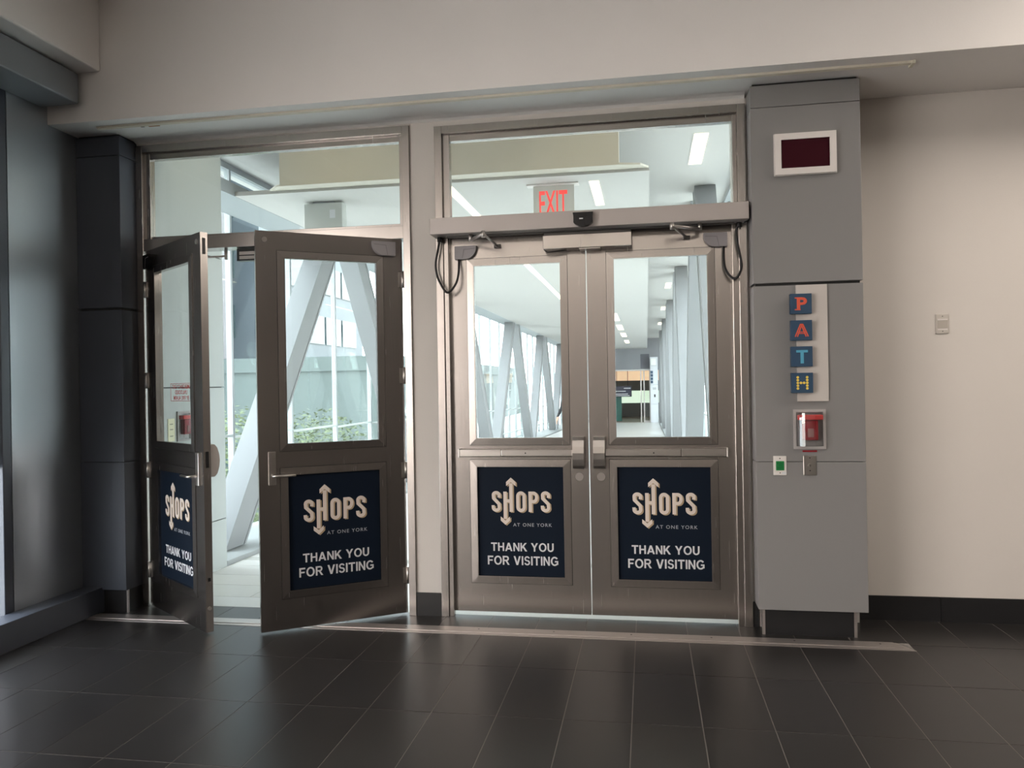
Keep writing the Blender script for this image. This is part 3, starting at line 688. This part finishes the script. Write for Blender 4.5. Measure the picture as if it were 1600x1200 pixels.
# floor bed: level at the doors, then a gentle fall
cf = MB().prism([(0.301, -0.12), (0.301, -0.002), (1.5, -0.002), (END, fz(END) - 0.002), (END, fz(END) - 0.2)], 'x', -2.20, 1.92).build('floor_corridor', CGROUT)
struct(cf, 'pale stone tile floor of the glazed bridge')
pt = 0.60
cm = [mat('pale_stone_tile_%d' % k, c, 0.28, var=0.05, vscale=4) for k, c in enumerate([(0.66, 0.64, 0.60), (0.62, 0.60, 0.57), (0.68, 0.67, 0.63)])]
thm = MB().box(-2.19, 1.92, 0.062, 0.30, -0.01, 0.0).build('threshold_tile', mat('pale_threshold_stone', (0.72, 0.71, 0.69), 0.3), cf)
rows = [0.304, 0.62, 0.93, 1.25]
yy = 0.304; hts = [0.32, 0.31, 0.32]
ys = [0.304, 0.62, 0.93, 1.25]
while ys[-1] < 9.0: ys.append(ys[-1] + 0.62)
for i in range(len(ys) - 1):
    for k in range(6):
        x0, x1 = -2.19 + k * 0.685, -2.19 + (k + 1) * 0.685 - 0.005
        z0, z1 = fz(ys[i]), fz(ys[i + 1])
        b = MB(); b.prism([(ys[i], z0 - 0.01), (ys[i], z0), (ys[i + 1] - 0.005, z1), (ys[i + 1] - 0.005, z1 - 0.01)], 'x', x0, x1)
        b.build('stone_tile', cm[random.randrange(3)], cf)
MB().prism([(ys[-1], fz(ys[-1]) - 0.01), (ys[-1], fz(ys[-1])), (END, fz(END)), (END, fz(END) - 0.01)], 'x', -2.19, 1.92).build('stone_tile_field', CFLOOR, cf)
# ceilings
ca = one('ceiling_corridor', CCEIL, lambda b: (b.box(-2.42, 1.388, 1.83, END, 3.30, 3.34),))
struct(ca, 'white dropped ceiling of the glazed bridge')
cbh = one('bulkhead_corridor', CTAN, lambda b: (b.box(-1.90, 1.137, 1.68, 1.84, 3.342, 3.86), b.prism([(-2.08, 1.84), (-1.95, 1.70), (-1.90, 1.68), (1.137, 1.68), (1.315, 1.725), (1.387, 1.84)], 'z', 3.325, 3.342)))
struct(cbh, 'shaded bulkhead across the bridge ceiling')
struct(one('ceiling_corridor_upper', CCEIL, lambda b: (b.box(-3.2, 2.6, 0.16, END, 3.84, 3.95),)), 'upper white ceiling of the glazed bridge')
struct(one('trim_4', TRUSSB, lambda b: (b.box(-2.88, -2.425, 1.2, END, 3.30, 3.42), b.box(-3.0, -2.9, 1.2, END, 3.78, 3.84))), 'grey window head along the bridge glazing')
struct(one('trim_5', TRUSSB, lambda b: (b.box(2.35, 2.5, 1.2, END, 3.78, 3.84),)), 'grey window head above the far glazing')
# kerbs
struct(one('trim_6', CURB, lambda b: (b.prism([(1.22, -0.1), (1.22, 0.04), (END, fz(END) + 0.04), (END, fz(END) - 0.1)], 'x', -3.02, -2.205), b.prism([(1.22, -0.1), (1.22, 0.05), (END, fz(END) + 0.05), (END, fz(END) - 0.1)], 'x', 1.925, 2.55))), 'low grey kerbs along the bridge glazing')
# cladding walls next to the doors
cw = empty('clad_wall', (-2.3, 0.66, 0)); tag(cw, 'pale panel clad pier just beyond the opened doors', 'pier')
for z0, z1 in ((0.0, 0.408), (0.414, 1.515), (1.523, 2.600), (2.606, 3.835)):
    bx('panel', CLAD, -0.75, 0.10, -0.495, 0.545, z0, z1, cw, 0.003)
bx('core', BLACKT, -0.73, 0.085, -0.49, 0.53, 0.0, 3.83, cw)
struct(bx('wall_corridor_right', CCEIL, 1.985, 2.60, 0.165, 1.20, 0, 3.835), 'white return wall beyond the closed doors')
struct(bx('wall_corridor_front', CLAD, -3.0, -2.15, 0.16, 0.164, 0, 3.84))
pull_station((-2.199, 0.600, 1.222), math.radians(90), 'fire alarm pull station on the pale pier beyond the glass', False)
yc = empty('notice_card', (-2.1995, 0.440, 1.200)); tag(yc, 'pale yellow plate beside the pull station beyond the glass', 'notice')
bx('card', YCARD, 0.0, 0.004, -0.042, 0.042, -0.085, 0.085, yc)
for z in (0.04, 0.0, -0.05): bx('printed_line', mat('grey_print', (0.25, 0.25, 0.2), 0.6), 0.004, 0.0046, -0.02, 0.02, z, z + 0.008, yc)

# truss diagonals
def truss(xin, sgn, label_a, nodes_off, ztop):
    half = 3.3
    out = []
    for i in range(0, 11):
        ya = nodes_off + half * i; yb = nodes_off + half * (i + 1)
        if yb > END: break
        up = (i % 2 == 0)
        y0, y1 = ya + 0.40, yb - 0.42
        z0, z1 = (fz(y0) + 0.045, ztop) if up else (ztop, fz(y1) + 0.045)
        w = 0.185
        b = MB(); x0, x1 = sorted((xin, xin + sgn * 0.24))
        b.prism([(y0 - w, z0), (y0 + w, z0), (y1 + w, z1), (y1 - w, z1)], 'x', x0, x1)
        o = b.build('truss_diagonal', TRUSS)
        ye = 0.035
        b2 = MB(); b2.prism([(y0 - w - 0.001, z0), (y0 - w + ye, z0), (y1 - w + ye, z1), (y1 - w - 0.001, z1)], 'x', xin - sgn * 0.006, xin)
        b2.prism([(y0 + w - ye, z0), (y0 + w + 0.001, z0), (y1 + w + 0.001, z1), (y1 + w - ye, z1)], 'x', xin - sgn * 0.006, xin)
        b2.build('edge_flange', TRUSS, o)
        ords = ['first', 'second', 'third', 'fourth', 'fifth', 'sixth', 'seventh', 'eighth', 'ninth', 'tenth', 'eleventh']
        tag(o, 'grey white truss diagonal of the %s glazing, %s from the doors' % (label_a, ords[i]), 'truss member', label_a + ' truss diagonals')
truss(-2.43, -1, 'city-side', 1.35, 3.298)
truss(1.94, 1, 'column-side', 1.95, 3.835)

# curtain walls: mullions, rails and panes
def curtain(xg, label, sgn, n0=1.22):
    t = empty('window_%d' % (2 if sgn < 0 else 3)); struct(t, label)
    p = 1.376; k = 0
    y = n0
    while y < END - 0.2:
        y2 = min(y + p, END)
        z0a, z0b = fz(y) + 0.04, fz(y2) + 0.04
        bx('mullion', TRUSSB, xg - 0.03, xg + 0.03, y - 0.018, y + 0.018, z0a, 3.78, t)
        MB().prism([(y + 0.019, z0a), (y2 - 0.019, z0b), (y2 - 0.019, 3.78), (y + 0.019, 3.78)], 'x', xg - 0.006, xg + 0.006).build('pane', GLASSG, t)
        for zz in (1.02, 0.30):
            bx('rail', mat('pale_rail', (0.5, 0.53, 0.52), 0.4), xg + 0.0065 * -sgn, xg + 0.03 * -sgn, y + 0.019, y2 - 0.019, fz(y) + zz - 0.012, fz(y) + zz + 0.012, t)
        y += p
curtain(-2.93, 'green tinted glazing of the bridge towards the city', -1)
curtain(2.42, 'green tinted glazing of the bridge past the closed doors', 1)
struct(bx('wall_corridor_left_end', CLAD, -3.0, -2.9, 0.164, 1.2, 0, 3.84))

# strip lamp and recessed lamps
def lamp(name, label, x0, x1, y0, y1, z, grp, slope=0.0):
    t = empty(name, ((x0 + x1) / 2, (y0 + y1) / 2, z + slope * ((y0 + y1) / 2 - 1.83))); tag(t, label, 'ceiling lamp', grp)
    hx, hy = (x1 - x0) / 2, (y1 - y0) / 2
    b = MB(); b.prism([(-hy, -0.004 - slope * hy), (-hy, -0.0005 - slope * hy), (hy, -0.0005 + slope * hy), (hy, -0.004 + slope * hy)], 'x', -hx, hx); b.build('diffuser', LAMPW, t)
    b = MB(); b.prism([(-hy - 0.01, -0.003 - slope * hy), (-hy - 0.01, -0.0005 - slope * hy), (hy, -0.0005 + slope * hy), (hy, -0.003 + slope * hy)], 'x', -hx - 0.012, -hx - 0.0005); b.build('lamp_rim', WPLAST, t)
lamp('strip_lamp', 'long warm strip lamp crossing the bridge ceiling', -0.45, -0.37, 1.95, 14.0, 3.30, 'bridge ceiling lamps')
lamp('recessed_lamp', 'short warm lamp beside the exit sign', 0.862, 0.945, 2.06, 3.02, 3.30, 'bridge ceiling lamps')
ordn = ['nearest', 'second nearest', 'third nearest', 'farthest']
for i, y in enumerate((15.5, 19.6, 23.6, 28.5)):
    lamp('recessed_lamp', 'short lamp beyond the person, %s of four in the dropped ceiling' % ordn[i], 0.42, 0.60, y, y + 2.4, 3.30, 'bridge ceiling lamps')
for i, y in enumerate((2.35, 8.6, 13.6, 19.5, 26.0)):
    lamp('recessed_lamp', 'lamp in the upper bridge ceiling, %s from the doors' % ['first', 'second', 'third', 'fourth', 'fifth'][i], 1.82, 1.95, y + 0.3, y + 1.35, 3.838, 'bridge ceiling lamps', 0.0)

for i, x in enumerate((-1.3, 1.0)):  # hidden lamps added to brighten the upper ceiling and bulkhead
    lamp('recessed_lamp', 'added unseen lamp above the vestibule, behind the %s doors' % ['opened', 'closed'][i], x - 0.35, x + 0.35, 0.5, 1.1, 3.838, 'bridge ceiling lamps', 0.0)

# exit sign
ex = empty('exit_sign', (0.535, 2.10, 3.30)); tag(ex, 'clear edge lit sign reading EXIT in red under the bridge ceiling', 'exit sign')
bx('canopy_plate', WPLAST, -0.24, 0.23, -0.05, 0.05, -0.012, 0.0, ex, 0.002)
bx('sign_plate', EXITP, -0.183, 0.188, -0.006, 0.006, -0.320, -0.012, ex, 0.001)
text('exit_lettering', 'EXIT', 0.255, 0.225, EXITR, (-0.002, -0.0062, -0.170), ex, offset=0.012)
# hanging sign box
hb = empty('hanging_sign', (-1.70, 2.25, 3.30)); tag(hb, 'plain grey white sign box hung under the bridge ceiling', 'hanging sign')
bx('sign_box', mat('grey_white_box', (0.50, 0.51, 0.48), 0.5), -0.20, 0.185, -0.06, 0.06, -0.345, -0.022, hb, 0.004)
bx('hanger', TRUSSB, -0.12, 0.09, -0.03, 0.03, -0.022, 0.0, hb)
bx('printed_mark', WHITEP, 0.06, 0.115, -0.0612, -0.0601, -0.17, -0.09, hb)

# far end of the bridge
FE = END
fw = one('wall_far', mat('far_grey_panel', (0.25, 0.25, 0.27), 0.5), lambda b: (b.box(-3.2, 1.20, FE, FE + 0.2, 2.15, 3.85), b.box(-3.2, -0.80, FE, FE + 0.2, -0.8, 2.15), b.box(1.20, 2.6, FE + 0.02, FE + 0.2, 2.15, 3.85), b.box(1.95, 2.6, FE, FE + 0.2, -0.8, 3.85)))
struct(fw, 'grey panel wall above the far doors')
bx('dark_panel', mat('far_dark_panel', (0.10, 0.10, 0.12), 0.5), 1.02, 1.48, FE - 0.03, FE - 0.001, 2.24, 3.0, fw)
fd = empty('door_5', (0.2, FE, fz(FE))); struct(fd, 'glazed steel doors at the far end of the bridge')
for x in (-1.0, 0.80, 0.96, 1.26): bx('stile', ALU, x, x + 0.06, -0.04, 0.06, 0, 2.72, fd)
bx('head_rail', ALU, -1.0, 1.32, -0.04, 0.06, 2.72, 2.80, fd)
bx('door_pane', GLASS, 1.02, 1.26, 0.0, 0.01, 0.1, 2.4, fd); bx('kick_rail', ALU, 1.02, 1.26, -0.02, 0.03, 0, 0.1, fd)
fc = empty('clad_column', (1.715, FE - 0.35, fz(FE))); tag(fc, 'pale clad column with small dark tiles at the far end of the bridge', 'column')
for z0, z1 in ((0, 0.95), (0.96, 1.98), (1.99, 2.96), (2.97, 3.42)): bx('panel', mat('far_column_panel', (0.62, 0.63, 0.66), 0.45), -0.20, 0.20, -0.2, 0.2, z0, z1, fc)
bx('capital_lamp', mat('far_white_plate', (0.8, 0.8, 0.76), 0.5), -0.16, 0.10, -0.23, -0.2005, 3.0, 3.34, fc)
for i in range(4): bx('letter_tile', TBLUE, -0.18, -0.06, -0.23, -0.2005, 2.56 - i * 0.17, 2.70 - i * 0.17, fc)
bx('switch_plate', BLACK, -0.02, 0.06, -0.215, -0.2005, 1.33, 1.48, fc)
bx('vent_plate', mat('far_vent', (0.4, 0.4, 0.42), 0.5), -0.08, 0.10, -0.215, -0.2005, 1.72, 1.84, fc)
# lobby beyond the far doors
fz0 = fz(FE)
struct(bx('floor_far', mat('far_brown_floor', (0.20, 0.13, 0.10), 0.3), -3.0, 3.0, FE + 0.2, FE + 7, fz0 - 0.1, fz0))
struct(one('wall_far_lobby', mat('far_lobby_wall', (0.10, 0.13, 0.13), 0.5), lambda b: (b.box(-3.0, 3.0, FE + 7, FE + 7.2, fz0, 3.4), b.box(-3.1, -3.0, FE + 0.2, FE + 7.2, fz0, 3.4), b.box(3.0, 3.1, FE + 0.2, FE + 7.2, fz0, 3.4))))
struct(bx('ceiling_far', mat('far_lobby_ceiling', (0.55, 0.40, 0.26), 0.6), -3.1, 3.1, FE + 0.2, FE + 7.2, 2.5, 2.62))
cvl = bx('cove_lamp', mat('cove_glow', (0.9, 0.6, 0.35), 0.5, emit=(1.0, 0.70, 0.45), estr=0.6), -2.5, 2.5, FE + 3.4, FE + 3.5, 1.62, 2.30)
tag(cvl, 'warm glowing cove band in the far lobby', 'lamp')
fsn = empty('wayfinding_sign', (0.10, FE + 1.0, 1.14)); tag(fsn, 'dark blue overhead wayfinding sign in the far lobby', 'sign')
bx('sign_board', mat('far_navy', (0.012, 0.012, 0.04), 0.4), -0.60, 0.42, 0.0, 0.06, -0.40, 0.18, fsn)
bx('hanger', BLACK, -0.4, -0.37, 0.02, 0.04, 0.18, 1.36, fsn); bx('hanger', BLACK, 0.20, 0.23, 0.02, 0.04, 0.18, 1.36, fsn)
for z, x0, x1 in ((0.06, 0.0, 0.36), (-0.10, -0.52, 0.10), (-0.25, -0.5, 0.22), (-0.34, -0.5, 0.30)): bx('printed_line', WHITEP, x0, x1, -0.004, -0.0005, z - 0.02, z + 0.025, fsn)
fg = bx('green_partition', mat('far_green', (0.02, 0.17, 0.14), 0.4), -0.75, -0.05, FE + 1.6, FE + 1.75, fz0, 1.0); tag(fg, 'dark green panel seen through the far doors', 'panel')
fwd = bx('window_4', mat('far_bright_window', (0.5, 0.6, 0.5), 0.5, emit=(0.8, 1.0, 0.8), estr=0.7), -0.4, 2.4, FE + 6.96, FE + 6.99, 0.25, 1.0); struct(fwd, 'bright window at the back of the far lobby')

# ================================================================== PERSON ON THE BRIDGE
def person(loc, rz):
    J = {'pel': (0, 0, 0.93), 'spi': (0, 0.01, 1.15), 'che': (0, 0.02, 1.36), 'neck': (0, 0.0, 1.48), 'hd0': (0, -0.02, 1.56), 'hd1': (0, -0.03, 1.64), 'hd2': (0, -0.01, 1.71),
         'hl': (0.10, 0, 0.90), 'kl': (0.11, -0.10, 0.50), 'al': (0.11, 0.02, 0.09), 'tl': (0.12, -0.15, 0.04),
         'hr': (-0.10, 0, 0.90), 'kr': (-0.11, 0.06, 0.49), 'ar': (-0.11, 0.25, 0.12), 'tr': (-0.12, 0.13, 0.03),
         'sl': (0.18, 0.02, 1.41), 'el': (0.26, 0.08, 1.13), 'wl': (0.27, -0.03, 0.90), 'sr': (-0.18, 0.02, 1.41), 'er': (-0.27, 0.02, 1.13), 'wr': (-0.37, -0.08, 0.88)}
    E_ = [('pel', 'spi'), ('spi', 'che'), ('che', 'neck'), ('neck', 'hd0'), ('hd0', 'hd1'), ('hd1', 'hd2'), ('pel', 'hl'), ('hl', 'kl'), ('kl', 'al'), ('al', 'tl'), ('pel', 'hr'), ('hr', 'kr'), ('kr', 'ar'), ('ar', 'tr'),
          ('che', 'sl'), ('sl', 'el'), ('el', 'wl'), ('che', 'sr'), ('sr', 'er'), ('er', 'wr')]
    Rr = {'pel': .15, 'spi': .14, 'che': .16, 'neck': .06, 'hd0': .075, 'hd1': .095, 'hd2': .07, 'hl': .09, 'kl': .062, 'al': .045, 'tl': .038, 'hr': .09, 'kr': .062, 'ar': .045, 'tr': .038, 'sl': .07, 'el': .05, 'wl': .03, 'sr': .07, 'er': .05, 'wr': .03}
    for s, w in (('l', 'wl'), ('r', 'wr')):
        wv = Vector(J[w]); d = Vector((-0.02 if s == 'r' else 0.01, -0.03, -0.085))
        J['p' + s] = tuple(wv + d * 0.8); E_.append((w, 'p' + s)); Rr['p' + s] = .030
        for k in range(4):
            a = wv + d * (1.35 + 0.12 * (1 if k in (1, 2) else 0)) + Vector((0, -0.033 + 0.022 * k, 0)); c = a + Vector((0.006, -0.004, -0.045 - 0.01 * (k in (1, 2))))
            J['f%s%d' % (s, k)] = tuple(a); J['g%s%d' % (s, k)] = tuple(c); E_ += [('p' + s, 'f%s%d' % (s, k)), ('f%s%d' % (s, k), 'g%s%d' % (s, k))]; Rr['f%s%d' % (s, k)] = .009; Rr['g%s%d' % (s, k)] = .008
        a = wv + d * 0.9 + Vector((0.0, -0.045, -0.01)); J['t' + s + 'h'] = tuple(a); E_.append(('p' + s, 't' + s + 'h')); Rr['t' + s + 'h'] = .010
    names = list(J); idx = {n: i for i, n in enumerate(names)}
    me = bpy.data.meshes.new('person_skeleton'); me.from_pydata([J[n] for n in names], [(idx[a], idx[b]) for a, b in E_], [])
    o = bpy.data.objects.new('person_source', me); COL.objects.link(o)
    md = o.modifiers.new('skin', 'SKIN'); sv = me.skin_vertices[0].data
    for n in names: sv[idx[n]].radius = (Rr[n], Rr[n] * (0.75 if n in ('che', 'spi', 'pel') else 1.0)); sv[idx[n]].use_root = (n == 'pel')
    sb = o.modifiers.new('subsurf', 'SUBSURF'); sb.levels = 2; sb.render_levels = 2
    dg = bpy.context.evaluated_depsgraph_get()
    body = bpy.data.meshes.new_from_object(o.evaluated_get(dg)); bpy.data.objects.remove(o)
    skin = mat('skin', (0.55, 0.33, 0.24), 0.5); jack = mat('black_jacket_cloth', (0.012, 0.012, 0.015), 0.8); trou = mat('dark_trouser_cloth', (0.02, 0.022, 0.03), 0.85); shoe = mat('black_shoe', (0.01, 0.01, 0.01), 0.4)
    body.materials.clear()
    for q in (skin, jack, trou, shoe): body.materials.append(q)
    for p in body.polygons:
        c = p.center; p.use_smooth = True
        arm_ = abs(c.x) > 0.20
        if c.z > 1.485: k = 0
        elif arm_ and c.z < 0.885: k = 0
        elif c.z > 0.88 or arm_: k = 1
        elif c.z > 0.11: k = 2
        else: k = 3
        p.material_index = k
    t = link('person', body); t.location = loc; t.rotation_euler = (0, 0, rz)
    tag(t, 'person in a black jacket walking on the bridge behind the closed doors', 'person')
    # hair cap and face
    bm = bmesh.new(); bmesh.ops.create_uvsphere(bm, u_segments=16, v_segments=10, radius=0.108)
    bmesh.ops.delete(bm, geom=[v for v in bm.verts if v.co.z < -0.02 and v.co.y < 0.03], context='VERTS')
    b = MB(); b.addbm(bm, True); bm.free()
    h = b.build('hair', mat('dark_hair', (0.02, 0.014, 0.01), 0.6), t); h.location = (0, 0.0, 1.655)
    b = MB(); b.prism([(-0.012, -0.02), (0.012, -0.02), (0.005, 0.022), (-0.005, 0.022)], 'y', -0.105, -0.140); b.build('nose', skin, t).location = (0, 0, 1.625)
    for sx in (-1, 1):
        bm = bmesh.new(); bmesh.ops.create_uvsphere(bm, u_segments=8, v_segments=6, radius=0.011); b = MB(); b.addbm(bm, True); bm.free(); b.build('eye', mat('eye_dark', (0.05, 0.04, 0.04), 0.2), t).location = (sx * 0.033, -0.112, 1.648)
    bx('mouth', mat('lip', (0.40, 0.16, 0.14), 0.5), -0.022, 0.022, -0.113, -0.102, 1.578, 1.588, t)
    return t
person((-0.545, 15.0, fz(15.0) + 0.005), 0.0)

# ================================================================== CITY OUTSIDE
GZ = -7.0
gr = bx('ground', mat('street_grey', (0.55, 0.54, 0.52), 0.8, vscale=0.3, var=0.1), -160, 160, -120, 160, GZ - 0.3, GZ); struct(gr, 'street level below the bridge')
def building(label, x0, x1, y0, y1, h, wall, win, fl, ww, gap, faces):
    t = empty('building', ((x0 + x1) / 2, (y0 + y1) / 2, GZ)); tag(t, label, 'building', 'buildings beyond the bridge')
    cx, cy = t.location.x, t.location.y
    bx('wall', wall, x0 - cx, x1 - cx, y0 - cy, y1 - cy, 0, h, t)
    bx('parapet', wall, x0 - cx - 0.15, x1 - cx + 0.15, y0 - cy - 0.15, y1 - cy + 0.15, h, h + 0.6, t)
    wh = fl * 0.55
    mx = MB().box(-0.06, 0.06, -ww / 2, ww / 2, 0, wh).mesh('window', win); my = MB().box(-ww / 2, ww / 2, -0.06, 0.06, 0, wh).mesh('window', win)
    z = 1.2
    while z + fl < h:
        if 'x' in faces:
            y = y0 + gap + ww / 2
            while y + ww / 2 < y1:
                o = link('window', mx, t); o.location = (x1 - cx + 0.03, y - cy, z); y += ww + gap
        if 'y' in faces:
            x = x0 + gap + ww / 2
            while x + ww / 2 < x1:
                o = link('window', my, t); o.location = (x - cx, y0 - cy - 0.03, z); x += ww + gap
        z += fl
WB = mat('city_blue_window', (0.025, 0.035, 0.06), 0.2, var=0.1, vscale=0.5); WG = mat('city_teal_window', (0.03, 0.05, 0.055), 0.2, var=0.1, vscale=0.5)
building('pale concrete office block with blue window bands', -36, -19, 16, 31, 30, mat('city_concrete', (0.12, 0.112, 0.115), 0.7), WB, 3.6, 4.2, 0.25, 'xy')
building('blue grey glass tower behind the office block', -36, -20, 36, 52, 42, mat('city_bluegrey', (0.06, 0.075, 0.09), 0.5), WG, 3.4, 2.6, 0.3, 'xy')
building('low pale green podium beside the bridge', -17, -9, 26, 60, 9.2, mat('city_pale', (0.075, 0.095, 0.09), 0.6), WG, 3.2, 2.2, 0.5, 'xy')
building('white slab building past the far glazing', 14, 30, 20, 60, 24, mat('city_white', (0.30, 0.30, 0.29), 0.7), WG, 3.5, 3.0, 0.6, 'xy')
def tree(label, x, y, top, r):
    t = empty('tree', (x, y, GZ)); tag(t, label, 'tree', 'street trees below the bridge')
    H = top - GZ
    MB().tube([(0, 0, 0), (0.05, 0.03, H * 0.5), (0, 0, H - r)], [0.16, 0.12, 0.07], 8).build('trunk', mat('bark', (0.10, 0.07, 0.05), 0.9), t)
    b = MB(); rnd = random.Random(int(x * 10))
    for i in range(5200):
        d = Vector((rnd.gauss(0, 1), rnd.gauss(0, 1), rnd.gauss(0, 1))).normalized() * r * (0.45 + 0.55 * rnd.random())
        c = Vector((0, 0, H - r)) + Vector((d.x, d.y, d.z * 1.15)); a = rnd.random() * 6.28; s = 0.045 + 0.035 * rnd.random()
        u = Vector((math.cos(a), math.sin(a), rnd.uniform(-.6, .6))) * s; v = Vector((-math.sin(a) * 0.5, math.cos(a) * 0.5, rnd.uniform(.2, .8))) * s
        b.quad([c - u, c + v * 0.5, c + u, c - v * 0.5])
    o = b.build('foliage', mat('leaf_green', (0.07, 0.09, 0.025), 0.6, var=0.3, vscale=2), t); o['kind'] = 'stuff'
tree('leafy street tree nearest the pale pier', -7.6, 10.8, 0.95, 1.7)
tree('leafy street tree further along the bridge', -7.2, 14.6, 0.75, 1.6)
